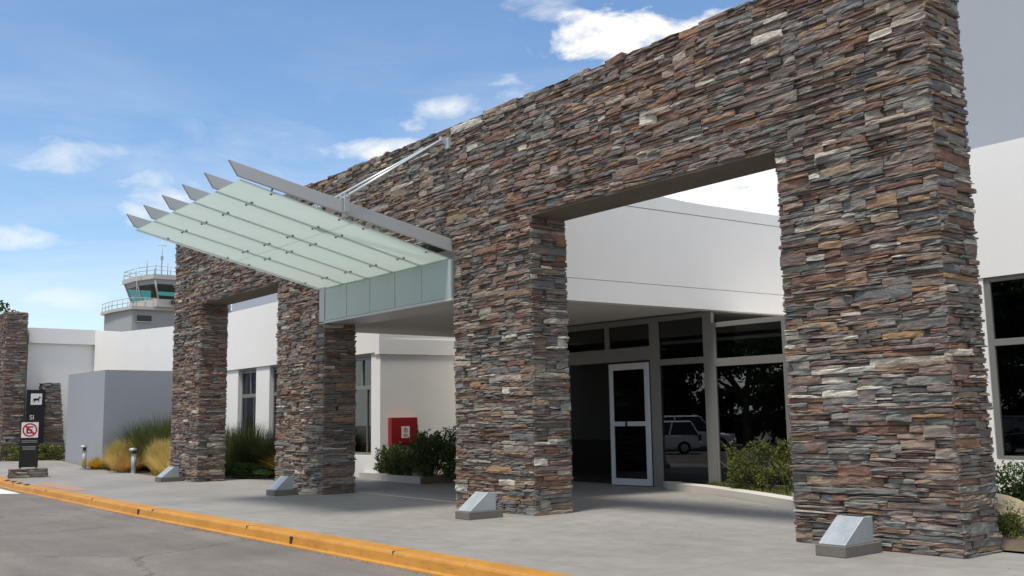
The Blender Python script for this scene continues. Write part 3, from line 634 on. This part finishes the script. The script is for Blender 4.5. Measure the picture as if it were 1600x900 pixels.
lo_ = bpy.data.objects.new('letters', cu); COL.objects.link(lo_); lo_.rotation_euler = (R(90), 0, R(90)); lo_.location = (.063, -.25, 1.62)
bpy.context.view_layer.update(); me = bpy.data.meshes.new_from_object(lo_); lo2 = bpy.data.objects.new('lettering', me); COL.objects.link(lo2); lo2.rotation_euler = lo_.rotation_euler; lo2.location = lo_.location; lo2.parent = t2; me.materials.clear(); me.materials.append(MT['whitep']); bpy.data.objects.remove(lo_)

def bollard(x, y, label):
    t = thing('bollard_light', label, 'bollard', (x, y, zg(x)), 0, 'grey bollard lights by the grasses')
    m = MB(); m.tube((0,0,0), (0,0,.62), .075, n=20); m.tube((0,0,0),(0,0,.02),.11,n=20); m.build('post', 'galv', t)
    m = MB(); m.tube((0,0,.621), (0,0,.70), .06, n=20); m.build('lens', 'dark', t)
    m = MB(); m.tube((0,-.035,.701), (0,-.035,.78), .12, .115, n=20); m.tube((0,-.035,.781),(0,-.035,.80),.115,.04,n=20); m.build('cap', 'galv', t)
bollard(-32.7, .22, 'grey bollard light in front of the grey wall corner, left of the grasses')
bollard(-28.07, .42, 'grey bollard light standing between the golden grass clumps')

# ------------------------------------------------------------------ planter kerbs
def strip(name, pts, wd, z0, z1, mat, label, cat):
    m = MB(); P = [Vector((x, y, 0)) for x, y in pts]; Ls = []
    for i, p in enumerate(P):
        d = (P[min(i+1, len(P)-1)]-P[max(i-1, 0)]).normalized(); nn = Vector((-d.y, d.x, 0)); Ls.append((p, p+nn*wd))
    for (a, b0), (c, d) in zip(Ls, Ls[1:]):
        m.hexa([(a.x,a.y,z0),(c.x,c.y,z0),(d.x,d.y,z0),(b0.x,b0.y,z0)], [(a.x,a.y,z1),(c.x,c.y,z1),(d.x,d.y,z1),(b0.x,b0.y,z1)])
    return tag(m.build(name, mat), label, cat)
strip('planter_kerb', [(-10.75,5.86),(-10.28,5.50),(-9.5,5.28),(-8.4,4.82),(-7.1,4.2),(-5.8,3.5),(-4.6,2.75),(-3.6,1.9),(-3.1,.95)], .34, -.1, .13, 'kerbw', 'low white kerb curving from the glass corner to the rightmost pillar', 'kerb')
strip('planter_kerb', [(-19.5,3.55),(-18.4,3.45),(-17.2,3.3),(-16.1,3.25)], .16, -.1, .16, 'kerbw', 'low white kerb below the shrub under the red cabinet', 'kerb')
b = MB(); b.add([(-18.3,3.5,.09),(-16.1,3.4,.09),(-16.1,5.9,.09),(-17.9,5.9,.09)], [(0,1,2,3)]); b.box(-16.1,-16.0,3.25,5.9,-.1,.16); tag(b.build('planter_soil', 'soil'), kind='structure')
b = MB(); pts = [(-9.4,5.62),(-8.3,5.12),(-7.0,4.5),(-5.65,3.8),(-4.4,3.05),(-3.3,2.15),(-2.9,1.0),(-1.3,.76),(9,.76),(9,6.3),(-5.6,6.3),(-5.6,5.97),(-9.4,5.97)]
b.add([(x, y, .10 if x < -2.8 else .02) for x, y in pts], [tuple(range(len(pts)))]); tag(b.build('planter_soil', 'soil'), kind='structure')

# ------------------------------------------------------------------ plants
def leaves(m, blobs, n, size, rg, flat=.0):
    """blobs: (cx,cy,cz,rx,ry,rz); leaf-shaped quads, denser towards the shell"""
    vol = np.array([b_[3]*b_[4]*b_[5] for b_ in blobs])**.7; vol /= vol.sum()
    for _ in range(n):
        b_ = blobs[int(rg.choice(len(blobs), p=vol))]; d = rg.normal(size=3); d /= np.linalg.norm(d); r_ = rg.random()**.35*(1+rg.normal(0, .07))
        c = np.array(b_[:3])+d*r_*np.array(b_[3:]); c[2] = max(c[2], .02)
        a = rg.normal(size=3); a[2] += .5; a /= np.linalg.norm(a); q = np.cross(a, rg.normal(size=3)); q /= np.linalg.norm(q)
        s_ = size*rg.uniform(.6, 1.35); w_ = s_*.45; nn = np.cross(a, q)*s_*.12
        m.add([c-a*s_*.5, c+q*w_*.5+nn, c+a*s_*.5, c-q*w_*.5+nn], [(0,1,2,3)])
def shrub(x, y, z, blobs, n, size, mat, label, seed, stems=6, cat='shrub', group=None, name='shrub', spiky=0, flowers=0):
    rg = np.random.default_rng(seed); t = thing(name, label, cat, (x, y, z), 0, group); m = MB()
    # break the blobs into many little clumps so that the outline stays uneven
    cl = []
    for b_ in blobs:
        for _ in range(22):
            d = rg.normal(size=3); d /= np.linalg.norm(d); r_ = rg.random()**.4; c = np.array(b_[:3])+d*r_*np.array(b_[3:])*.92
            k = rg.uniform(.22, .42); cl.append((c[0], c[1], max(.05, c[2]), b_[3]*k, b_[4]*k, b_[5]*k))
    leaves(m, cl, n, size, rg)
    for _ in range(spiky):
        b_ = cl[int(rg.integers(len(cl)))]; d = rg.normal(size=3); d[2] = abs(d[2])+.6; d /= np.linalg.norm(d); c = np.array(b_[:3]); e = c+d*(np.array(b_[3:]).mean()+rg.uniform(.05, .16))
        for q in np.linspace(.3, 1, 9):
            p = c+(e-c)*q; leaves(m, [(p[0], p[1], p[2], .03, .03, .03)], 3, size*.9, rg)
    m.build('foliage', mat, t)
    s = MB()
    for _ in range(max(7, stems)):
        b_ = blobs[int(rg.integers(len(blobs)))]; e = (b_[0]+rg.normal(0, b_[3]*.4), b_[1]+rg.normal(0, b_[4]*.4), b_[2]+b_[5]*.3); s.tube((b_[0]*(.1 if len(blobs) < 4 else .5)+rg.normal(0,.03), b_[1]*.3+rg.normal(0,.03), -.05), e, .02, .006, n=5)
    s.build('stem', 'bark', t)
    if flowers:
        f = MB()
        for _ in range(flowers):
            b_ = cl[int(rg.integers(len(cl)))]; d = rg.normal(size=3); d[2] = abs(d[2]); d /= np.linalg.norm(d); p = np.array(b_[:3])+d*np.array(b_[3:])*1.05
            leaves(f, [(p[0], p[1], p[2], .01, .01, .01)], 2, .035, rg)
        f.build('flowers', 'flower', t)
    return t
def grass(x, y, h, spread, n, mat, label, seed, group=None, lean=.5, wd=.012, plume=False, name='grass_clump'):
    rg = np.random.default_rng(seed); m = MB()
    for _ in range(n):
        a = rg.random()*2*math.pi; r_ = spread*.35*math.sqrt(rg.random()); of_ = rg.uniform(.0, 1.2); L_ = h*rg.uniform(.55, 1.05)*(1-.42*(of_/1.2)**2)*(1.12 if rg.random() < .08 else 1); out_ = lean*spread*of_
        bx, by = r_*math.cos(a), r_*math.sin(a); a2 = a+rg.normal(0, .5); dx, dy = math.cos(a2), math.sin(a2); px_, py_ = -dy, dx; w_ = wd*rg.uniform(.6, 1.3); vs = []
        droop = rg.uniform(0, .25)*lean
        for k in range(5):
            q = k/4; rad = out_*q**1.7; z = L_*(q-droop*q**3*.8); ww = w_*(1-q*.85)
            vs += [(bx+dx*rad-px_*ww, by+dy*rad-py_*ww, z), (bx+dx*rad+px_*ww, by+dy*rad+py_*ww, z)]
        m.add(vs, [(2*k, 2*k+1, 2*k+3, 2*k+2) for k in range(4)])
    o = m.build(name, mat, None, 0, (x, y, zg(x)-.02)); o['kind_note'] = 'clump'; del o['kind_note']
    return tag(o, label, 'ornamental grass', group)
# opening 1 and left bed
GT = 'tall dark green grasses against the walls'
grass(-31.0, 1.8, 1.75, 1.7, 3400, 'dgrass', 'tall dark green grass clump against the grey wall, left one', 1, GT, .6, .009)
grass(-29.4, 2.0, 1.95, 1.8, 3600, 'dgrass', 'tall dark green grass clump against the grey wall, middle one', 2, GT, .6, .009)
grass(-27.6, 1.8, 1.75, 1.6, 3200, 'dgrass', 'tall dark green grass clump right of the others, beside the leftmost portal pillar', 3, GT, .6, .009)
GG = 'golden ornamental grasses along the pavement'
grass(-30.6, .85, 1.12, .95, 3400, 'gold', 'golden grass clump between the two bollard lights', 4, GG, .50, .0065)
grass(-29.3, .62, .66, .8, 1800, 'ogold2', 'small low golden grass tuft left of the right bollard light', 5, GG, .7, .006)
grass(-26.6, .85, 1.16, .95, 3400, 'gold', 'large golden grass clump right of the right bollard light', 6, GG, .48, .0065)
grass(-25.4, .62, .85, .75, 1900, 'gold', 'golden grass clump nearest the leftmost portal pillar', 7, GG, .6, .006)
grass(-32.1, .62, .5, .8, 700, 'ogold', 'low orange yellow plant at the corner of the grey wall', 8, GG, 1.0, .014)
grass(-26.0, 2.7, 1.55, 1.3, 2900, 'dgrass', 'dark green grass clump behind the first opening, left one', 9, GT, .62, .009)
grass(-24.3, 2.6, 1.62, 1.3, 2900, 'dgrass', 'dark green grass clump behind the first opening, middle one', 10, GT, .62, .009)
grass(-22.6, 2.9, 1.45, 1.3, 2900, 'dgrass', 'dark green grass clump behind the first opening, beside the second pillar', 12, GT, .62, .009)
grass(-20.9, 2.45, .95, .9, 900, 'ogold', 'yellow green grass tuft beside the second pillar from left', 13, None, .9, .013)
shrub(-22.9, 1.75, 0, [(0,0,.18,1.7,.45,.24)], 3600, .06, 'hedge', 'low grey green ground cover between the first and second pillars', 21, 3)
# shrub under the red cabinet
shrub(-17.3, 4.1, .08, [(-1.0,-.25,.42,.55,.6,.42), (-.3,-.5,.30,.6,.4,.34), (.7,-.5,.34,.6,.4,.38), (-.1,.1,.60,.75,.7,.56), (.8,.2,.66,.7,.8,.64), (1.6,.2,.6,.7,.8,.6)], 15000, .07, 'bush', 'dense dark green shrub under the red fire cabinet', 22, 12, spiky=160)
# bush at the glass wing
shrub(-7.75, 5.25, .1, [(-.35,0,.42,.42,.4,.42), (.2,.05,.52,.45,.42,.48), (.75,0,.45,.45,.4,.45)], 5200, .055, 'bush2', 'yellow green bush before the dark glass wing', 23, 10, spiky=110)
b = MB(); rg = np.random.default_rng(77)
for _ in range(2600):
    x = rg.uniform(-9.4, -6.2); y0 = 5.62-.45*(x+9.4); y = rg.uniform(min(y0+.02, 5.85), 5.93); h_ = rg.uniform(.03, .12); a = rg.random()*6
    b.add([(x-.006*math.cos(a), y-.006*math.sin(a), .1), (x+.006*math.cos(a), y+.006*math.sin(a), .1), (x+rg.normal(0,.03), y+rg.normal(0,.03), .1+h_)], [(0,1,2)])
tag(b.build('lawn', 'bush2'), 'short yellow green ground cover below the glass wing', 'grass', kind='stuff')
# right bed
shrub(-2.9, 4.7, .0, [(-.5,0,.42,.7,.5,.42), (.6,0,.42,.8,.5,.44), (1.8,0,.42,.8,.5,.42)], 15000, .06, 'hedge', 'clipped dark green hedge below the right window', 24, 6, cat='hedge')
shrub(-1.45, 1.5, .0, [(-.3,.2,.16,.45,.5,.2), (.3,.1,.2,.5,.5,.24), (.9,.1,.2,.5,.5,.24)], 6500, .035, 'bush2', 'low flowering ground plant at the right foot of the portal', 25, 6, spiky=60, flowers=60)
rk = MB(); rg = np.random.default_rng(8)
import bmesh
bmm = bmesh.new(); bmesh.ops.create_icosphere(bmm, subdivisions=3, radius=1)
from mathutils import noise as mn
for v in bmm.verts:
    d = mn.noise(v.co*1.3)*.35+mn.noise(v.co*4)*.10; v.co *= 1+d; v.co.x *= .36; v.co.y *= .3; v.co.z *= .24
me = bpy.data.meshes.new('rock'); bmm.to_mesh(me); bmm.free(); me.materials.append(MT['sand']); ro = bpy.data.objects.new('rock', me); COL.objects.link(ro); ro.location = (-2.0, 2.6, .20)
tag(ro, 'pale sandy boulder between the hedge and the flowering plant', 'rock')
# hedge at far left
shrub(-40.1, -.35, zg(-40), [(0,0,.3,.5,.6,.38), (0,1.0,.3,.5,.6,.38), (-.2,-1.1,.3,.5,.6,.36), (.9,1.3,.3,.5,.3,.36)], 6000, .09, 'bush2', 'low green hedge at the foot of the far left stone pillars', 26, 4, cat='hedge')

# ------------------------------------------------------------------ trees
def tree(x, y, h, cr, seed, label, n=5200, mat='tree', group=None, zb=-.15, leafs=.17):
    rg = np.random.default_rng(seed); t = thing('broadleaf_tree', label, 'tree', (x, y, zb), 0, group); m = MB(); th = h*.28
    m.tube((0,0,-.2), (.05,.03,th), .24, .16, n=10, cap=False); ends = []
    for k in range(7):
        a = k*.9+rg.normal(0, .2); e = np.array([math.cos(a)*cr*rg.uniform(.35, .7), math.sin(a)*cr*rg.uniform(.35, .7), h*rg.uniform(.5, .85)]); mid = np.array([.05, .03, th])*.5+e*.5; mid[2] -= .2
        m.tube((.05,.03,th-.1), mid, .12, .08, n=7, cap=False); m.tube(mid, e, .08, .03, n=6, cap=False); ends.append(e)
    m.build('trunk', 'bark', t); cl = []
    for _ in range(42):
        d = rg.normal(size=3); d /= np.linalg.norm(d); r_ = rg.random()**.45; c = np.array([0, 0, h*.62])+d*r_*np.array([cr, cr, h*.36]); k = rg.uniform(.16, .34)*cr; cl.append((c[0], c[1], max(c[2], 1.3), k, k, k*.75))
    for e in ends: cl.append((*e, cr*.3, cr*.3, cr*.25))
    f = MB(); leaves(f, cl, n, leafs*1.5, rg); f.build('crown', mat, t); return t
TG = 'trees of the car park across the road, seen in the window reflections'
for i, (x, y, h, cr) in enumerate([(-50,-26,10,4.6), (-44,-27,10.5,4.8), (-38,-25,10.5,4.8), (-32.5,-26.5,10.5,4.9), (-26.5,-25,9.8,4.6), (-21,-27,9.4,3.9), (-14.5,-26,6.9,3.0), (-9,-27,6.0,2.8)]):
    tree(x, y, h, cr, 40+i, 'leafy car park tree mirrored in the dark glass of the terminal', 13000 if i < 6 else 7500, group=TG, leafs=.24 if i < 6 else .17)
tree(-55, 1.5, 8.15, 2.0, 60, 'tree whose top shows above the far left stone portal', 3500, zb=.2)
shrub(-28, -31, -.15, [(-20,0,1.9,6,1,2.3), (-10,0,2.0,6,1,2.4), (0,0,1.9,6,1,2.3), (8,0,1.8,5,1,2.2), (16,0,1.2,5,1,1.4)], 16000, .6, 'tree', 'long dark hedge behind the car park, added to darken the reflections in the glass', 61, 10, cat='hedge', name='hedge')  # unseen row, added to hide bright sky below the crowns in the glass

# ------------------------------------------------------------------ cars of the car park (seen in reflections)
def car(x, y, rz, paint, label, suv=False):
    t = thing('parked_car', label, 'car', (x, y, -.15), rz, 'cars in the car park, seen in the window reflections'); H = 1.72 if suv else 1.48; Lc = 4.4 if suv else 4.0; bl = .98 if suv else .88; wd = .90 if suv else .84
    st_ = [(-Lc/2, .42, bl*.62, .70), (-Lc/2+.12, .28, bl*.98, .86), (-Lc/2+.6, .24, bl, .97), (-.6, .22, bl, 1), (.6, .22, bl*.98, 1), (Lc/2-1.0, .22, bl*.94, .97), (Lc/2-.35, .26, bl*.82, .90), (Lc/2-.05, .36, bl*.62, .74)]
    m = MB(); nr_ = 10; vs = []
    for X, z0, z1, k in st_:
        W_ = wd*k
        for px_, pz in ((-.92,z0),(-1,z0+.1),(-1.02,(z0+z1)/2),(-.98,z1-.08),(-.88,z1),(.88,z1),(.98,z1-.08),(1.02,(z0+z1)/2),(1,z0+.1),(.92,z0)): vs.append((X, px_*W_, pz))
    fs = []
    for i in range(len(st_)-1):
        for k in range(nr_): fs.append((i*nr_+k, i*nr_+(k+1) % nr_, (i+1)*nr_+(k+1) % nr_, (i+1)*nr_+k))
    fs += [tuple(range(nr_-1, -1, -1)), tuple((len(st_)-1)*nr_+k for k in range(nr_))]
    m.add(vs, fs, False); bo = m.build('body', paint, t, .03)
    rx0, rx1 = -Lc/2+.45, Lc/2-1.75; wx0, wx1 = -Lc/2+.12, Lc/2-1.05
    m = MB(); m.hexa([(wx0,-wd*.93,bl-.02),(wx1,-wd*.93,bl-.03),(wx1,wd*.93,bl-.03),(wx0,wd*.93,bl-.02)], [(rx0,-wd*.74,H-.06),(rx1,-wd*.74,H-.06),(rx1,wd*.74,H-.06),(rx0,wd*.74,H-.06)]); m.build('window_glass', 'carglass', t, .02)
    m = MB(); m.hexa([(rx0-.06,-wd*.77,H-.07),(rx1+.05,-wd*.77,H-.07),(rx1+.05,wd*.77,H-.07),(rx0-.06,wd*.77,H-.07)], [(rx0+.08,-wd*.66,H),(rx1-.1,-wd*.66,H),(rx1-.1,wd*.66,H),(rx0+.08,wd*.66,H)]); m.build('roof', paint, t, .02)
    m = MB()
    for s_ in (-1, 1):
        for fx_ in (.0, .46, 1.): 
            xb = wx0+(wx1-wx0)*fx_; xt = rx0+(rx1-rx0)*fx_
            m.hexa([(xb-.04,s_*wd*.94-.02,bl-.03),(xb+.04,s_*wd*.94-.02,bl-.03),(xb+.04,s_*wd*.94+.02,bl-.03),(xb-.04,s_*wd*.94+.02,bl-.03)], [(xt-.04,s_*wd*.75-.02,H-.06),(xt+.04,s_*wd*.75-.02,H-.06),(xt+.04,s_*wd*.75+.02,H-.06),(xt-.04,s_*wd*.75+.02,H-.06)])
    m.build('window_pillar', paint, t)
    for X in (-Lc/2+.78, Lc/2-.82):
        for s_ in (-1, 1):
            r_ = .33 if suv else .29
            m = MB(); m.tube((X, s_*(wd-.18), r_), (X, s_*(wd+.025), r_), r_, n=24); wh = m.build('wheel', 'tyre', t, .02)
            m = MB(); m.tube((X, s_*(wd+.02), r_), (X, s_*(wd+.035), r_), r_*.62, r_*.55, n=16); m.build('rim', 'rim', wh)
    for s_ in (-1, 1):
        m = MB(); m.box(-Lc/2+.02, -Lc/2+.16, s_*wd*.80-.10, s_*wd*.80+.06*s_, bl-.28, bl-.02); m.build('tail_light', 'tail', t, .01)
        m = MB(); m.box(Lc/2-.34, Lc/2-.10, s_*wd*.70-.14, s_*wd*.70+.14, bl*.68, bl*.82); m.build('headlight', 'head', t, .02)
        m = MB(); m.box(wx1-.35, wx1-.2, s_*(wd+.0)-.0, s_*(wd+.18), bl-.0, bl+.14); m.build('mirror', paint, t, .02)
    m = MB(); m.box(-Lc/2-.02, -Lc/2+.1, -wd*.8, wd*.8, .34, .52); m.build('bumper', paint, t, .03)
    return t
car(-25.7, -18.2, R(-33), 'carw', 'white high-roofed car behind the white hatchback, mirrored in the glass by the door', True)
car(-24.7, -13.9, R(147), 'carw', 'white hatchback before the high-roofed car, mirrored in the glass by the door')
car(-14.8, -17.0, R(100), 'card', 'dark car mirrored in the window at the right edge')
car(-11.6, -16.6, R(95), 'card', 'dark tall car mirrored in the window at the right edge, nearer one', True)

# ------------------------------------------------------------------ control tower
ct = thing('control_tower', 'grey concrete airport control tower with green glass cab and roof antennas', 'control tower', (-105, 28.25, .32))
def T(name, mat, m, parent=ct, bevel=0):
    m.v = [(x+105, y-27, z) for x, y, z in m.v]; return m.build(name, mat, parent, bevel)
m = MB(); m.prism([(-105,20.4),(-101.7,20.4),(-97.8,21.0),(-97.0,33),(-105,33)], 0, 12.88); T('shaft', 'tower', m)
BP = [(-105,20.0),(-101.8,20.05),(-97.4,20.8),(-96.4,33.5),(-105,33.5)]
m = MB(); m.prism(BP, 12.88, 13.2); T('balcony', 'towerslab', m)
CB = [(-102.2,22.2),(-99.3,22.35),(-96.9,23.2),(-96.3,30.2),(-98.5,31.5),(-102.2,31.5)]; cc = (-99.6, 26.9)
def scl(k): return [(cc[0]+(x-cc[0])*k, cc[1]+(y-cc[1])*k) for x, y in CB]
m = MB(); m.prism(scl(1.03), 13.2, 13.98); T('cab_wall', 'towerslab', m)
def frust(k0, k1, z0, z1):
    m = MB(); a = scl(k0); b_ = scl(k1); n_ = len(a); m.add([(x, y, z0) for x, y in a]+[(x, y, z1) for x, y in b_], [(i, (i+1) % n_, n_+(i+1) % n_, n_+i) for i in range(n_)]); return m
T('cab_glass', 'towerglass', frust(.97, 1.08, 13.98, 15.5)); T('cab_header', 'tower', frust(1.082, 1.115, 15.5, 15.97))
for (x0, y0), (x1, y1) in zip(scl(.975), scl(1.12)):
    m = MB(); m.tube((x0, y0, 13.98), (x1, y1, 15.97), .10, n=6); T('cab_post', 'towerslab', m)
m = MB(); f_ = .45; a, b_ = scl(.975), scl(1.12); m.tube((a[2][0]*(1-f_)+a[3][0]*f_, a[2][1]*(1-f_)+a[3][1]*f_, 13.98), (b_[2][0]*(1-f_)+b_[3][0]*f_, b_[2][1]*(1-f_)+b_[3][1]*f_, 15.97), .09, n=6)
T('cab_post', 'towerslab', m)
m = MB(); m.prism(scl(1.17), 15.975, 16.45); T('cab_roof', 'towerslab', m)
m = MB(); m.box(-100.6,-99.9,24,29.5,13.99,14.75); m.box(-100.2,-99.9,23.6,24.1,13.99,15.5); T('console', 'dark', m)
m = MB(); rr_ = scl(1.14)
for i in range(len(rr_)):
    (x0, y0), (x1, y1) = rr_[i], rr_[(i+1) % len(rr_)]
    k = max(1, int(math.hypot(x1-x0, y1-y0)/1.6))
    for j in range(k): m.tube((x0+(x1-x0)*j/k, y0+(y1-y0)*j/k, 16.45), (x0+(x1-x0)*j/k, y0+(y1-y0)*j/k, 17.3), .04, n=6)
    for z in (16.9, 17.3): m.tube((x0,y0,z), (x1,y1,z), .035, n=6)
T('roof_railing', 'galv', m)
m = MB()
for (x0, y0), (x1, y1) in zip(BP[:3], BP[1:4]):
    y0 += .15; y1 += .15
    for z in (13.6, 14.05): m.tube((x0,y0,z), (x1,y1,z), .032, n=6)
    k = int(math.hypot(x1-x0, y1-y0)/1.2)+1
    for j in range(k+1): m.tube((x0+(x1-x0)*j/k, y0+(y1-y0)*j/k, 13.2), (x0+(x1-x0)*j/k, y0+(y1-y0)*j/k, 14.05), .032, n=6)
T('balcony_railing', 'galv', m)
for x, y, z1, r_ in ((-98,23.9,20.4,.07), (-98.6,22.6,18.6,.06), (-98.0,23.3,18.2,.06), (-98.5,24.7,18.5,.06), (-98,25.5,19.1,.07), (-98,26.2,18.5,.055)):
    m = MB(); m.tube((x,y,16.45), (x,y,z1), r_, r_*.5, n=6)
    if z1 > 20: m.tube((x,y-.45,19.7), (x,y+.45,19.7), .03, n=6); m.box(x-.1,x+.1,y-.12,y+.12,18.2,18.6)
    T('antenna', 'galv', m)
m = MB(); m.tube((-98.2,21.5,13.2), (-98.2,21.5,17.4), .05, n=6); T('antenna', 'galv', m)
m = MB(); m.box(-97.76, -97.62, 21.5, 22.9, 11.75, 12.3); T('louvre', 'dark', m)
m = MB(); m.box(-97.76, -97.55, 21.4, 23.1, 11.6, 11.7); T('sill', 'towerslab', m)
m = MB(); m.box(-96.5,-96.25,24.4,25.4,13.45,13.85); T('vent', 'dark', m)

rg = np.random.default_rng(91); m = MB()
for _ in range(90):
    x = rg.uniform(-24, 1.5); y = rg.choice([rg.normal(-.25, .18), pback(x)-abs(rg.normal(0, .25)), kin(x)-KW-abs(rg.normal(.1, .12))], p=[.35, .45, .2])
    z = .004 if y > kin(x)-.02 else -.147
    if kin(x)-KW-.03 < y < kin(x): continue
    a = rg.random()*6.3; s_ = rg.uniform(.012, .032); c, d = math.cos(a)*s_, math.sin(a)*s_
    m.add([(x-c, y-d, z), (x-d*.4, y+c*.4, z+.006), (x+c, y+d, z+.003), (x+d*.4, y-c*.4, z+.007)], [(0,1,2,3)])
tag(m.build('dry_leaves', 'ogold2'), 'small dry leaves blown along the pavement edges', 'leaves', kind='stuff')
